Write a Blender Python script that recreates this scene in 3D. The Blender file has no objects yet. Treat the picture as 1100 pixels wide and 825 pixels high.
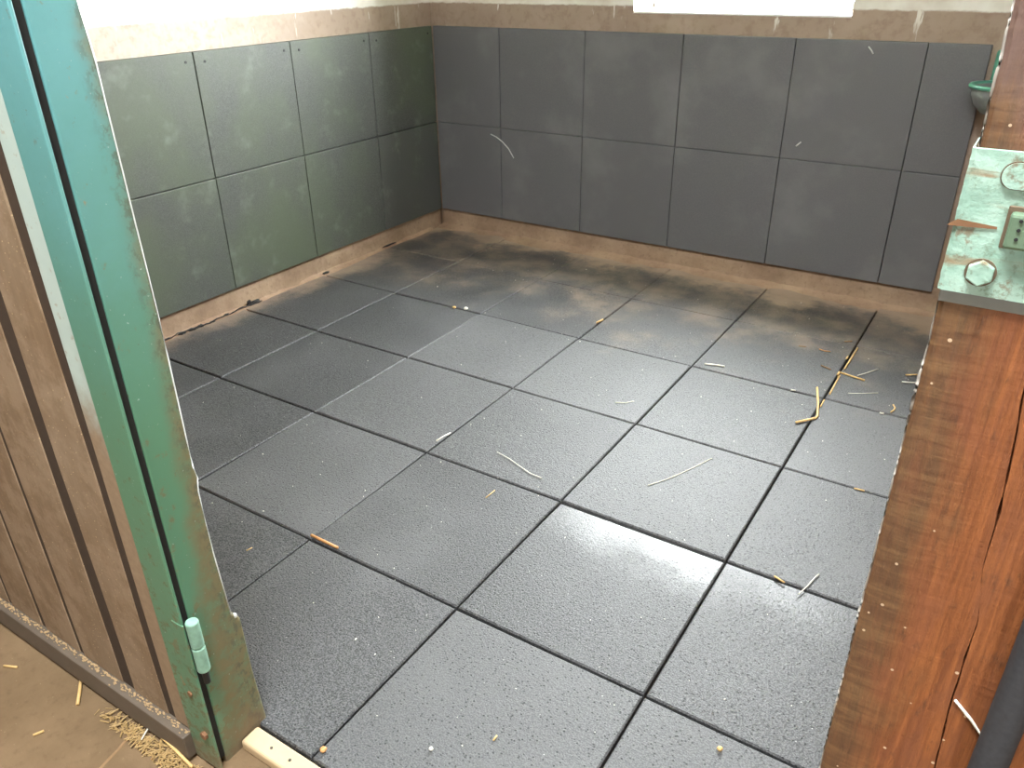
import bpy, bmesh, math, random
from mathutils import Vector, Matrix, noise as mnoise

scene = bpy.context.scene
COL = scene.collection
rnd = random.Random(7)

# ------------------------------------------------------------------ camera
CAM = Vector((1.4248, -1.1598, 1.4019))
FPX = 857.28
yaw, pitch, roll = -0.5765, 0.4872, -0.0138
cy, sy, cp, sp = math.cos(yaw), math.sin(yaw), math.cos(pitch), math.sin(pitch)
FWD = Vector((sy*cp, cy*cp, -sp))
r0 = Vector((cy, -sy, 0)); u0 = r0.cross(FWD)
RGT = r0*math.cos(roll) + u0*math.sin(roll)
UPV = -r0*math.sin(roll) + u0*math.cos(roll)
cam = bpy.data.cameras.new('camera')
cam.sensor_width = 36.0
cam.lens = FPX/1100*36.0
cam.clip_start = 0.02
camo = bpy.data.objects.new('camera', cam)
COL.objects.link(camo)
camo.matrix_world = Matrix(((RGT.x, UPV.x, -FWD.x, CAM.x), (RGT.y, UPV.y, -FWD.y, CAM.y),
                            (RGT.z, UPV.z, -FWD.z, CAM.z), (0, 0, 0, 1)))
scene.camera = camo


def at(px, axis, val):
    """photo pixel (1100x825) -> point on the plane axis=val"""
    d = RGT*((px[0]-550)/FPX) + UPV*((412.5-px[1])/FPX) + FWD
    t = (val-CAM[axis])/d[axis]
    return CAM + d*t


# ------------------------------------------------------------------ sky, daylight, exposure
world = bpy.data.worlds.new('sky')
scene.world = world
world.use_nodes = True
bg = world.node_tree.nodes['Background']
bg.inputs['Color'].default_value = (0.95, 0.98, 1.0, 1)
bg.inputs['Strength'].default_value = 165.0
vs = scene.view_settings
vs.view_transform = 'Standard'
vs.look = 'None'
vs.gamma = 1.0
vs.use_curve_mapping = False
vs.exposure = 0.0


def portal(name, loc, normal, w, h):
    """marks an opening for the light sampler; gives off no light itself"""
    l = bpy.data.lights.new(name, 'AREA')
    l.shape = 'RECTANGLE'; l.size = w; l.size_y = h
    l.cycles.is_portal = True
    o = bpy.data.objects.new(name, l)
    COL.objects.link(o)
    o.location = loc
    o.rotation_euler = Vector(normal).to_track_quat('-Z', 'Z').to_euler()
    return o


WIN = (-0.31, 0.66, 1.185, 2.25)          # stall window x0 x1 z0 z1
ADDED_WIN = (2.9, 3.95, 1.3, 1.65)            # added aisle window, unseen, sized to light jamb and door
portal('daylight_portal', ((WIN[0]+WIN[1])/2, 2.92, (WIN[2]+WIN[3])/2), (0, -1, 0), WIN[1]-WIN[0], WIN[3]-WIN[2])
portal('daylight_portal', ((ADDED_WIN[0]+ADDED_WIN[1])/2, -3.82, (ADDED_WIN[2]+ADDED_WIN[3])/2), (0, 1, 0), ADDED_WIN[1]-ADDED_WIN[0], ADDED_WIN[3]-ADDED_WIN[2])


ADDED_RL = (.40, 1.60, -1.52, -.95)             # added unseen roof light to brighten the near mats, x0 x1 y0 y1
portal('daylight_portal', ((ADDED_RL[0]+ADDED_RL[1])/2, (ADDED_RL[2]+ADDED_RL[3])/2, 3.42), (0, 0, -1), ADDED_RL[1]-ADDED_RL[0], ADDED_RL[3]-ADDED_RL[2])


# ------------------------------------------------------------------ material helpers
class NT:
    def __init__(s, name):
        s.m = bpy.data.materials.new(name)
        s.m.use_nodes = True
        s.t = s.m.node_tree
        s.p = s.t.nodes['Principled BSDF']
        s.out = s.t.nodes['Material Output']
        s._pos = s._gen = None

    def n(s, kind, **kw):
        nd = s.t.nodes.new(kind)
        for k, v in kw.items():
            setattr(nd, k, v)
        return nd

    def link(s, a, b):
        s.t.links.new(a, b)

    def put(s, sock, v):
        if isinstance(v, bpy.types.NodeSocket):
            s.link(v, sock)
        elif isinstance(v, (tuple, list)) and len(v) == 3 and sock.type == 'RGBA':
            sock.default_value = (*v, 1)
        else:
            sock.default_value = v

    def pos(s):                                   # place in the room, metres
        if s._pos is None:
            s._pos = s.n('ShaderNodeNewGeometry').outputs['Position']
        return s._pos

    def scaled(s, sc, off=(0, 0, 0)):
        mp = s.n('ShaderNodeMapping')
        s.link(s.pos(), mp.inputs['Vector'])
        mp.inputs['Scale'].default_value = sc
        mp.inputs['Location'].default_value = off
        return mp.outputs['Vector']

    def xyz(s):
        sx = s.n('ShaderNodeSeparateXYZ')
        s.link(s.pos(), sx.inputs[0])
        return sx.outputs

    def noise(s, scale, detail=3, rough=0.55, vec=None, dist=0.0):
        nd = s.n('ShaderNodeTexNoise')
        nd.inputs['Scale'].default_value = scale
        nd.inputs['Detail'].default_value = detail
        nd.inputs['Roughness'].default_value = rough
        nd.inputs['Distortion'].default_value = dist
        s.link(vec if vec is not None else s.pos(), nd.inputs['Vector'])
        return nd.outputs['Fac']

    def voro(s, scale, vec=None, out='Distance'):
        nd = s.n('ShaderNodeTexVoronoi')
        nd.inputs['Scale'].default_value = scale
        s.link(vec if vec is not None else s.pos(), nd.inputs['Vector'])
        return nd.outputs[out]

    def rng(s, v, a, b, c=0.0, d=1.0, smooth=True):
        nd = s.n('ShaderNodeMapRange')
        nd.interpolation_type = 'SMOOTHSTEP' if smooth else 'LINEAR'
        s.put(nd.inputs['Value'], v)
        for k, x in zip(('From Min', 'From Max', 'To Min', 'To Max'), (a, b, c, d)):
            s.put(nd.inputs[k], x)
        return nd.outputs['Result']

    def math(s, op, a, b=0.0):
        nd = s.n('ShaderNodeMath', operation=op)
        s.put(nd.inputs[0], a); s.put(nd.inputs[1], b)
        return nd.outputs[0]

    def mul(s, a, b): return s.math('MULTIPLY', a, b)
    def add(s, a, b): return s.math('ADD', a, b)
    def mx(s, a, b): return s.math('MAXIMUM', a, b)

    def mix(s, f, a, b):
        nd = s.n('ShaderNodeMix', data_type='RGBA')
        s.put(nd.inputs[0], f); s.put(nd.inputs[6], a); s.put(nd.inputs[7], b)
        return nd.outputs[2]

    def bump(s, h, strength=0.3, dist=0.002):
        nd = s.n('ShaderNodeBump')
        nd.inputs['Strength'].default_value = strength
        nd.inputs['Distance'].default_value = dist
        s.link(h, nd.inputs['Height'])
        s.link(nd.outputs[0], s.p.inputs['Normal'])

    def done(s, color, rough=0.6, metal=0.0, spec=0.5):
        s.put(s.p.inputs['Base Color'], color)
        s.put(s.p.inputs['Roughness'], rough)
        s.put(s.p.inputs['Metallic'], metal)
        s.put(s.p.inputs['Specular IOR Level'], spec)
        return s.m


M = {}


def plain(name, col, rough=0.6, metal=0.0, var=0.25, scale=60):
    t = NT(name)
    f = t.noise(scale, 3)
    c = t.mix(f, tuple(x*(1-var) for x in col), tuple(min(1, x*(1+var)) for x in col))
    t.bump(f, 0.15, 0.001)
    M[name] = t.done(c, rough, metal)
    return M[name]


def mat_rubber_floor():
    t = NT('rubber_granulate_floor')
    x, y, z = t.xyz()
    oi = t.n('ShaderNodeObjectInfo')
    grain = t.noise(260, 2, 0.6)
    coarse = t.noise(120, 3, 0.7)
    base = t.mix(t.rng(grain, .44, .60), (.006, .006, .007), (.085, .085, .087))
    base = t.mix(t.rng(coarse, .42, .75, 0, .6), base, (.085, .085, .088))
    dust = t.noise(2.2, 4, .6, t.scaled((1, 1, 1), (3, 1, 0)))
    base = t.mix(t.rng(dust, .40, .75, 0, .45), base, (.105, .105, .108))
    sep = t.n('ShaderNodeSeparateColor')                     # object colour: red = how smooth the tile is worn, green = how much paler grey
    t.link(oi.outputs['Color'], sep.inputs[0])
    base = t.mix(t.mul(t.rng(oi.outputs['Random'], 0, 1, .1, .4), sep.outputs[1]), base, (.12, .12, .123))
    pit = t.voro(95, t.scaled((1, 1, 1), (2, 7, 0)))
    base = t.mix(t.rng(pit, .30, .10, 0, .75), base, (.008, .008, .009))
    # pale crumbs pressed between the granules
    vn = t.n('ShaderNodeTexVoronoi'); vn.inputs['Scale'].default_value = 55
    t.link(t.pos(), vn.inputs['Vector'])
    sel = t.math('GREATER_THAN', t.n('ShaderNodeSeparateColor').outputs[0], .8)
    sc = sel.node.inputs[0].links[0].from_node
    t.link(vn.outputs['Color'], sc.inputs[0])
    fl = t.mul(t.math('LESS_THAN', vn.outputs['Distance'], .075), sel)
    base = t.mix(t.mul(fl, .75), base, (.42, .42, .40))
    # brown stall dirt drifting in from the kerbs
    n1 = t.noise(3.2, 5, .65, t.scaled((1, 1, 1), (9, 4, 0)))
    n2 = t.noise(7.0, 4, .6)
    db = t.rng(t.add(y, t.mul(t.add(n1, -.5), .75)), 2.30, 2.50)
    db2 = t.mul(t.rng(t.add(y, t.mul(t.add(n1, -.5), 2.0)), 1.55, 2.3), t.rng(n2, .3, .7, .05, .55))
    dl = t.rng(t.add(t.mul(x, -1), t.mul(t.add(n1, -.5), .42)), 1.33, 1.48)
    d = t.mx(t.mx(t.mul(db, .9), t.mul(db2, .7)), t.mul(dl, .7))
    base = t.mix(d, base, t.mix(n2, (.27, .19, .135), (.46, .345, .255)))
    h = t.add(t.add(t.mul(grain, .6), t.mul(coarse, .8)), t.rng(pit, .10, .30, -.5, 0))
    wear = t.mul(sep.outputs[0], t.rng(t.add(y, t.mul(t.add(n2, -.5), .25)), .30, .53))
    t.bump(h, .7, .0025)
    bn = t.p.inputs['Normal'].links[0].from_node
    t.link(t.add(.7, t.mul(wear, -2.1)), bn.inputs['Strength'])
    rough = t.add(t.rng(dust, .3, .8, .52, .62), t.mul(d, .25))
    rough = t.add(rough, t.mul(wear, -1.0))
    M['rubber_floor'] = t.done(base, rough, 0, .45)


def mat_rubber_wall(key, green):
    t = NT('rubber_granulate_'+key)
    oi = t.n('ShaderNodeObjectInfo')
    grain = t.noise(300, 2, .6)
    base = t.mix(t.rng(grain, .36, .7), (.045, .046, .047), (.100, .101, .104))
    base = t.mix(t.rng(oi.outputs['Random'], 0, 1, 0, .12), base, (.09, .09, .09))
    if green:
        g1 = t.noise(2.0, 3, .55, t.scaled((1, 1.2, .8), (5.2, 2.1, 1.7)))
        g2 = t.noise(9.0, 3, .6)
        base = t.mix(t.rng(t.add(t.mul(g1, .8), t.mul(g2, .2)), .36, .68, .15, .8), base, (.082, .102, .064))
        base = t.mix(t.rng(g2, .55, .8, 0, .5), base, (.17, .185, .165))
    else:
        g1 = t.noise(3.0, 4, .6)
        base = t.mix(.6, base, (.15, .15, .16))  # lighter than the side panels, paints the veil of window glare
        base = t.mix(t.rng(g1, .45, .75, 0, .8), base, (.17, .17, .175))
    t.bump(grain, .35, .0015)
    M[key] = t.done(base, .52, 0, .5)


def mat_wall(key):
    t = NT('limewashed_wall_'+key)
    x, y, z = t.xyz()
    n1 = t.noise(5, 4, .6)
    n2 = t.noise(26, 4, .6)
    n3 = t.noise(7, 4, .6, t.scaled((2.6, 2.6, .5)))        # runs down the wall
    zz = t.add(z, t.mul(t.add(n2, -.5), .015))
    brown = t.mix(n1, (.25, .18, .135), (.42, .33, .265))
    brown = t.mix(t.rng(n2, .45, .7, 0, .45), brown, (.22, .15, .11))
    low = t.rng(z, .1, .6)
    brown = t.mix(low, t.mix(n2, (.26, .165, .10), (.42, .28, .185)), brown)
    white = t.mix(t.rng(n1, .3, .7), (.80, .78, .73), (.62, .57, .50))
    fac = t.rng(zz, 1.207, 1.217)
    # the left wall's band turns paler towards the aisle
    thin = t.mul(t.mul(t.rng(x, -1.40, -1.49), t.rng(t.add(y, t.mul(t.add(n1, -.5), 1.0)), 1.95, 1.0)), t.rng(n2, .3, .6, .35, .8))
    brown = t.mix(t.mul(thin, t.rng(z, .9, 1.1)), brown, (.62, .54, .46))
    # lime splashes run over the brown band
    spl = t.mul(t.rng(n3, .63, .68), t.rng(z, 1.11, 1.20, .35, 1))
    c = t.mix(t.mx(fac, t.mul(spl, t.rng(z, 1.0, 1.05))), brown, white)
    t.bump(t.add(t.mul(n2, .6), n1), .5, .006)
    M[key] = t.done(c, .85, 0, .25)


def mat_concrete(key, a, b, dirt):
    t = NT(key)
    n1 = t.noise(4, 5, .65)
    n2 = t.noise(45, 4, .65)
    c = t.mix(t.rng(n1, .3, .7), a, b)
    c = t.mix(t.rng(n2, .5, .75, 0, .5), c, dirt)
    fl = t.math('LESS_THAN', t.voro(60), .06)
    c = t.mix(t.mul(fl, .35), c, (.50, .40, .24))
    t.bump(t.add(n2, t.mul(n1, 2)), .5, .004)
    M[key] = t.done(c, .8, 0, .3)


def mat_green_paint(key, edge_y=None):
    t = NT('green_gloss_paint_'+key)
    x, y, z = t.xyz()
    n1 = t.noise(9, 5, .65)
    n2 = t.noise(38, 4, .7)
    n3 = t.noise(140, 3, .6)
    c = t.mix(n1, (.095, .265, .275), (.13, .315, .33))
    c = t.mix(t.rng(t.add(z, t.mul(n1, .25)), 1.58, .78, 0, 1), c, (.09, .205, .122))  # paints light falloff and dirt: duller green towards the floor
    # grime and rust
    f = t.rng(t.add(n2, t.rng(z, 1.0, -.05, 0, .16)), .62, .76, 0, .8)
    if edge_y is not None:
        e = t.rng(t.add(y, t.mul(t.add(n1, -.5), .07)), edge_y-.032, edge_y+.004)
        low = t.rng(z, 1.0, .10, .0, .050)
        e2 = t.rng(t.add(t.add(y, low), t.mul(t.add(n1, -.5), .05)), edge_y-.034, edge_y+.006)
        f = t.mx(f, t.mul(e2, t.rng(n2, .25, .6, .45, .95)))
    c = t.mix(f, c, t.mix(n2, (.11, .105, .05), (.20, .15, .075)))
    rs = t.noise(17, 4, .7, t.scaled((1, 1, .6), (4, 4, 4)))
    c = t.mix(t.rng(rs, .68, .73, 0, .85), c, (.32, .15, .06))
    chips = t.noise(60, 5, .75, t.scaled((1, 1, .7), (1, 6, 2)))
    c = t.mix(t.rng(chips, .64, .70, 0, .8), c, (.12, .10, .06))
    if edge_y is not None:
        e3 = t.rng(y, edge_y-.04, edge_y)
        c = t.mix(t.mul(t.rng(chips, .50, .58, 0, .75), e3), c, (.075, .075, .05))
    c = t.mix(t.rng(n3, .68, .74, 0, .9), c, (.34, .42, .38))
    bot = t.rng(t.add(z, t.mul(n1, .12)), .16, .02)
    c = t.mix(t.mul(bot, .7), c, (.20, .13, .08))
    t.bump(t.add(n2, t.mul(n3, .3)), .2, .0015)
    M[key] = t.done(c, t.rng(f, 0, 1, .38, .8), 0, .5)


def mat_boards():
    t = NT('dusty_brown_boards')
    x, y, z = t.xyz()
    g = t.noise(8, 4, .6, t.scaled((14, 14, .9)))
    n1 = t.noise(5, 4, .6)
    n2 = t.noise(70, 3, .65)
    c = t.mix(g, (.15, .092, .050), (.26, .172, .102))
    c = t.mix(t.rng(n1, .4, .7, 0, .5), c, (.29, .215, .145))
    c = t.mix(t.rng(n2, .58, .72, 0, .45), c, (.33, .235, .13))
    dst = t.noise(14, 5, .7)
    c = t.mix(t.rng(dst, .42, .62, 0, .55), c, (.33, .235, .155))
    fl = t.mul(t.math('LESS_THAN', t.voro(95), .12), t.rng(n1, .35, .6))
    c = t.mix(t.mul(fl, .7), c, (.62, .45, .24))
    t.bump(t.add(g, n2), .3, .0015)
    M['boards'] = t.done(c, .8, 0, .3)


def mat_lip():
    t = NT('scuffed_pale_paint')
    x, y, z = t.xyz()
    n1 = t.noise(9, 5, .65); n2 = t.noise(60, 3, .65)
    c = t.mix(n1, (.34, .42, .38), (.46, .52, .47))
    c = t.mix(t.rng(t.add(z, t.mul(t.add(n1, -.5), .5)), .92, .66), c, t.mix(n2, (.20, .135, .08), (.33, .23, .15)))
    c = t.mix(t.rng(n2, .6, .72, 0, .6), c, (.30, .22, .14))
    t.bump(n2, .2, .001)
    M['lip_paint'] = t.done(c, .65, 0, .4)


def mat_post():
    t = NT('red_brown_timber')
    x, y, z = t.xyz()
    g = t.noise(6, 5, .65, t.scaled((38, 38, 1.6)), .4)
    g2 = t.noise(5, 4, .6, t.scaled((9, 9, 2.2), (3, 0, 1)))
    cross = t.noise(6, 3, .6, t.scaled((4, 4, 26)))
    n2 = t.noise(90, 3, .6)
    c = t.mix(t.rng(g, .3, .7), (.155, .046, .014), (.275, .092, .028))
    c = t.mix(t.rng(g2, .42, .68, 0, .55), c, (.17, .06, .03))
    # weathered strip along the opening, with saw marks across it
    e = t.rng(t.add(x, t.mul(t.add(g2, -.5), .09)), 1.452, 1.402)
    c = t.mix(t.mul(e, .72), c, t.mix(t.rng(cross, .4, .65), (.062, .042, .024), (.125, .082, .04)))
    up = t.rng(t.add(z, t.mul(t.add(g2, -.5), .12)), 1.30, 1.36)
    c = t.mix(t.mul(up, .8), c, t.mix(g, (.10, .06, .05), (.19, .12, .10)))
    vn = t.voro(48)
    c = t.mix(t.mul(t.math('LESS_THAN', vn, .07), .75), c, (.62, .45, .30))
    c = t.mix(t.rng(n2, .64, .74, 0, .45), c, (.12, .05, .025))
    sp = t.noise(55, 4, .7, t.scaled((2, 2, .5)))
    c = t.mix(t.rng(sp, .56, .70, 0, .6), c, (.07, .03, .016))
    t.bump(t.add(t.add(g, sp), t.mul(cross, .5)), .5, .002)
    M['post'] = t.done(c, .55, 0, .4)


def mat_mint(key='mint'):
    t = NT('mint_painted_iron_'+key)
    n1 = t.noise(35, 4, .65)
    n2 = t.noise(120, 4, .65)
    n3 = t.noise(30, 4, .6, t.scaled((.35, 1, 2.2), (2, 0, .3)))
    c = t.mix(t.rng(n1, .3, .7), (.21, .34, .27), (.34, .48, .40))
    c = t.mix(t.rng(n3, .58, .70, 0, .8), c, (.24, .14, .065))
    c = t.mix(t.rng(n2, .54, .70, 0, .75), c, (.13, .17, .11))
    n4 = t.noise(55, 5, .7, t.scaled((1, 1, 1), (7, 1, 2)))
    c = t.mix(t.rng(n4, .55, .66, 0, .8), c, (.17, .11, .06))
    t.bump(t.add(n1, n2), .5, .0015)
    M[key] = t.done(c, .5, 0, .5)


def mat_glass():
    t = NT('thin_window_glass')
    tr = t.n('ShaderNodeBsdfTransparent'); tr.inputs[0].default_value = (.93, .95, .94, 1)
    gl = t.n('ShaderNodeBsdfGlossy'); gl.inputs['Roughness'].default_value = .03
    mx = t.n('ShaderNodeMixShader'); mx.inputs[0].default_value = .07
    t.link(tr.outputs[0], mx.inputs[1]); t.link(gl.outputs[0], mx.inputs[2])
    t.link(mx.outputs[0], t.out.inputs[0])
    M['glass'] = t.m


def mat_straw(key, a, b):
    t = NT('straw_'+key)
    n1 = t.noise(130, 3, .6)
    M[key] = t.done(t.mix(n1, a, b), .55, 0, .4)


mat_rubber_floor()
mat_rubber_wall('panel_left', True)
mat_rubber_wall('panel_back', False)
mat_wall('wall')
mat_concrete('stall_slab', (.10, .085, .07), (.16, .13, .10), (.09, .07, .05))
mat_concrete('aisle_floor', (.145, .092, .047), (.205, .132, .072), (.11, .068, .034))
mat_concrete('kerb_mortar', (.22, .145, .095), (.36, .255, .175), (.16, .105, .07))
mat_concrete('drift_dirt', (.28, .18, .12), (.42, .29, .20), (.21, .135, .09))
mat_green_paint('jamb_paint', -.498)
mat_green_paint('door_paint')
mat_boards()
mat_post()
mat_mint()
mat_glass()
mat_straw('straw_gold', (.50, .31, .11), (.74, .50, .22))
mat_straw('straw_litter', (.24, .15, .055), (.58, .39, .17))
mat_straw('straw_pale', (.62, .58, .48), (.80, .77, .68))
mat_straw('straw_rust', (.42, .19, .07), (.60, .32, .13))
mat_straw('straw_brown', (.20, .12, .06), (.32, .19, .09))
plain('pine', (.50, .36, .215), .6, 0, .12, 30)
plain('nail', (.10, .09, .08), .5, .6)
plain('screw_dark', (.02, .02, .02), .5, .4)
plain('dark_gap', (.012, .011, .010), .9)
plain('groove_shade_brown', (.040, .021, .009), .9)  # brown painting the grooves' shade, on strips and backing
mat_lip()
plain('rail_steel', (.125, .095, .07), .6, .1, .25, 25)
plain('tan_crumbs', (.40, .27, .14), .8, 0, .3, 90)
plain('worn_mint', (.20, .35, .27), .4, 0, .5, 70)
plain('worn_wood', (.24, .21, .18), .7, 0, .4, 60)
plain('worn_or_lit_edge', (.55, .56, .54), .4, .3, .2, 60)  # pale tone for the bare chip and the jamb edge's painted glint
plain('rust_dark', (.11, .075, .045), .8, 0, .4, 90)
plain('rust', (.19, .09, .04), .8, 0, .35, 80)
plain('keeper_green', (.115, .175, .11), .5, .1, .3, 90)
plain('primer_grey', (.19, .19, .17), .7, 0, .25, 50)
plain('hose_black', (.030, .030, .034), .7, 0, .5, 220)
plain('bowl_green', (.10, .30, .22), .35, 0, .2, 30)
plain('bowl_iron', (.20, .21, .20), .5, .1, .3, 40)
plain('valve_brass', (.45, .33, .12), .4, .7)
plain('window_white', (.75, .74, .70), .5, 0, .06, 20)
plain('ceiling_boards', (.66, .62, .56), .85, 0, .2, 12)
plain('grass', (.07, .13, .035), .95, 0, .5, 3)
plain('scratch', (.55, .56, .55), .6, 0, .1)


# ------------------------------------------------------------------ geometry helpers
def link_mesh(name, bm, mat, parent=None, smooth=False):
    me = bpy.data.meshes.new(name)
    bmesh.ops.recalc_face_normals(bm, faces=bm.faces[:])
    bm.to_mesh(me); bm.free()
    if smooth:
        for p in me.polygons:
            p.use_smooth = True
    me.materials.append(M[mat])
    o = bpy.data.objects.new(name, me)
    COL.objects.link(o)
    if parent is not None:
        o.parent = parent
        o.matrix_parent_inverse = Matrix.Translation(parent.location).inverted()
    return o


def box(bm, x0, x1, y0, y1, z0, z1, bev=0.0, seg=2):
    r = bmesh.ops.create_cube(bm, size=1.0)
    vs_ = r['verts']
    for v in vs_:
        v.co = Vector((x0 if v.co.x < 0 else x1, y0 if v.co.y < 0 else y1, z0 if v.co.z < 0 else z1))
    if bev > 0:
        es = {e for v in vs_ for e in v.link_edges}
        bmesh.ops.bevel(bm, geom=list(es), offset=bev, segments=seg, profile=.5, affect='EDGES')
    return bm


def boxobj(name, dims, mat, parent=None, bev=0.0, seg=2):
    return link_mesh(name, box(bmesh.new(), *dims, bev, seg), mat, parent)


def thing(name, label, cat, loc=(0, 0, 0), group=None):
    o = bpy.data.objects.new(name, None)
    o.empty_display_size = .05
    COL.objects.link(o)
    o.location = loc
    return tag(o, label, cat, group)


def tag(o, label, cat, group=None, kind=None):
    o['label'] = label; o['category'] = cat
    if group: o['group'] = group
    if kind: o['kind'] = kind
    return o


def struct(o, label, cat='structure'):
    o['kind'] = 'structure'; o['label'] = label; o['category'] = cat
    return o


def tube(bm, pts, rad, sides=8, cap=True):
    pts = [Vector(p) for p in pts]
    rings = []
    up = Vector((0, 0, 1))
    for i, p in enumerate(pts):
        a = pts[max(0, i-1)]; b = pts[min(len(pts)-1, i+1)]
        d = (b-a).normalized()
        s = d.cross(up)
        if s.length < 1e-3:
            s = d.cross(Vector((1, 0, 0)))
        s.normalize(); n = s.cross(d)
        rr = rad[i] if isinstance(rad, (list, tuple)) else rad
        rings.append([bm.verts.new(p + (s*math.cos(2*math.pi*k/sides) + n*math.sin(2*math.pi*k/sides))*rr) for k in range(sides)])
    for A, B in zip(rings, rings[1:]):
        for k in range(sides):
            bm.faces.new((A[k], A[(k+1) % sides], B[(k+1) % sides], B[k]))
    if cap:
        bm.faces.new(rings[0][::-1]); bm.faces.new(rings[-1])
    return bm


def cyl(bm, c, axis, r, h, sides=24, bev=0.0):
    d = Vector(axis).normalized()
    q = Vector((0, 0, 1)).rotation_difference(d).to_matrix().to_4x4()
    m = Matrix.Translation(Vector(c)) @ q
    g = bmesh.ops.create_cone(bm, cap_ends=True, segments=sides, radius1=r, radius2=r, depth=h, matrix=m)
    if bev:
        es = {e for v in g['verts'] for e in v.link_edges if len(e.link_faces) == 2 and e.calc_face_angle(0) > .9}
        bmesh.ops.bevel(bm, geom=list(es), offset=bev, segments=2, profile=.5, affect='EDGES')
    return bm


# ------------------------------------------------------------------ the setting
YM = -.492                                                     # front edge of the mats
# floor: sunken stall slab and the aisle slab in front of it
bm = bmesh.new()
box(bm, -1.72, 1.72, YM-.012, 2.92, -.16, -.036)
box(bm, -3.6, 5.0, -3.85, YM-.012, -.16, -.02)
floor = struct(link_mesh('floor', bm, 'aisle_floor'), 'earthy brown concrete floor of the aisle, mats laid in the stall', 'floor')

struct(boxobj('wall_left', (-1.72, -1.505, -.62, 2.92, -.16, 3.3), 'wall'), 'limewashed left stall wall with brown band above rubber panels', 'wall')
wall_left = bpy.data.objects['wall_left']
bm = bmesh.new()
box(bm, -1.505, WIN[0], 2.59, 2.92, -.16, 3.3)
box(bm, WIN[1], 1.52, 2.59, 2.92, -.16, 3.3)
box(bm, WIN[0], WIN[1], 2.59, 2.92, -.16, WIN[2])
box(bm, WIN[0], WIN[1], 2.59, 2.92, WIN[3], 3.3)
wall_back = struct(link_mesh('wall_back', bm, 'wall'), 'back stall wall with window above dark rubber panels', 'wall')
struct(boxobj('wall_right', (1.52, 1.72, -.44, 2.92, -.16, 3.3), 'wall'), 'limewashed right stall wall behind the wooden post', 'wall')
bm = bmesh.new()
box(bm, -3.75, ADDED_RL[0], -3.85, 2.92, 3.3, 3.42)
box(bm, ADDED_RL[1], 5.15, -3.85, 2.92, 3.3, 3.42)
box(bm, ADDED_RL[0], ADDED_RL[1], -3.85, ADDED_RL[2], 3.3, 3.42)
box(bm, ADDED_RL[0], ADDED_RL[1], ADDED_RL[3], 2.92, 3.3, 3.42)
struct(link_mesh('ceiling', bm, 'ceiling_boards'), 'limewashed boarded stable ceiling', 'ceiling')
# stable front left of the opening and right of the post
struct(boxobj('wall_front', (-3.6, .25, -.535, -.505, -.16, 3.3), 'boards'), 'boarded stall front behind the open door', 'wall')
struct(boxobj('wall_aisle', (1.575, 5.0, -.6, -.45, -.16, 3.3), 'boards'), 'boarded stall front right of the post', 'wall')
bm = bmesh.new()
box(bm, -3.6, ADDED_WIN[0], -3.85, -3.6, -.16, 3.3)
box(bm, ADDED_WIN[1], 5.0, -3.85, -3.6, -.16, 3.3)
box(bm, ADDED_WIN[0], ADDED_WIN[1], -3.85, -3.6, -.16, ADDED_WIN[2])
box(bm, ADDED_WIN[0], ADDED_WIN[1], -3.85, -3.6, ADDED_WIN[3], 3.3)
struct(link_mesh('wall_opposite', bm, 'wall'), 'aisle wall with an added window opposite the stall', 'wall')
struct(boxobj('wall_end_left', (-3.75, -3.6, -3.85, -.505, -.16, 3.3), 'wall'), 'end wall of the aisle', 'wall')
struct(boxobj('wall_end_right', (5.0, 5.15, -3.85, -.45, -.16, 3.3), 'wall'), 'end wall of the aisle', 'wall')


def window(name, W, yg, label):
    x0, x1, z0, z1 = W
    bm = bmesh.new()
    t = .045
    for d in ((x0, x0+t, z0, z1), (x1-t, x1, z0, z1), (x0+t, x1-t, z0, z0+t), (x0+t, x1-t, z1-t, z1)):
        box(bm, d[0], d[1], yg-.02, yg+.02, d[2], d[3], .004)
    root = struct(link_mesh(name, bm, 'window_white'), label, 'window')
    xm = (x0+x1)/2; zm = (z0+z1)/2
    boxobj('mullion', (xm-.014, xm+.014, yg-.015, yg+.015, z0+t, z1-t), 'window_white', root, .003)
    for a, b in ((x0+t, xm-.014), (xm+.014, x1-t)):
        boxobj('glazing_bar', (a, b, yg-.012, yg+.012, zm-.012, zm+.012), 'window_white', root, .003)
        for c, d in ((z0+t, zm-.012), (zm+.012, z1-t)):
            g = bmesh.new()
            v = [g.verts.new(p) for p in ((a, yg, c), (b, yg, c), (b, yg, d), (a, yg, d))]
            g.faces.new(v)
            link_mesh('pane', g, 'glass', root)
    return root


w1 = window('window_1', WIN, 2.84, 'small four-pane stall window above the rubber panels')
# limewashed sloping sill
bm = bmesh.new()
pts = [(2.588, WIN[2]-.004), (2.82, WIN[2]-.004), (2.82, WIN[2]+.012), (2.588, WIN[2]+.004)]
A = [bm.verts.new((WIN[0]+.001, p[0], p[1])) for p in pts]
B = [bm.verts.new((WIN[1]-.001, p[0], p[1])) for p in pts]
bm.faces.new(A); bm.faces.new(B[::-1])
for i in range(4):
    bm.faces.new((A[i], B[i], B[(i+1) % 4], A[(i+1) % 4]))
link_mesh('window_sill', bm, 'window_white', w1)
window('added_window', ADDED_WIN, -3.78, 'added, unseen aisle window lighting the jamb and door')
bm = bmesh.new()
for d in ((ADDED_RL[0], ADDED_RL[0]+.03, ADDED_RL[2], ADDED_RL[3]), (ADDED_RL[1]-.03, ADDED_RL[1], ADDED_RL[2], ADDED_RL[3]), (ADDED_RL[0]+.03, ADDED_RL[1]-.03, ADDED_RL[2], ADDED_RL[2]+.03), (ADDED_RL[0]+.03, ADDED_RL[1]-.03, ADDED_RL[3]-.03, ADDED_RL[3])):
    box(bm, *d, 3.36, 3.40)
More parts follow.
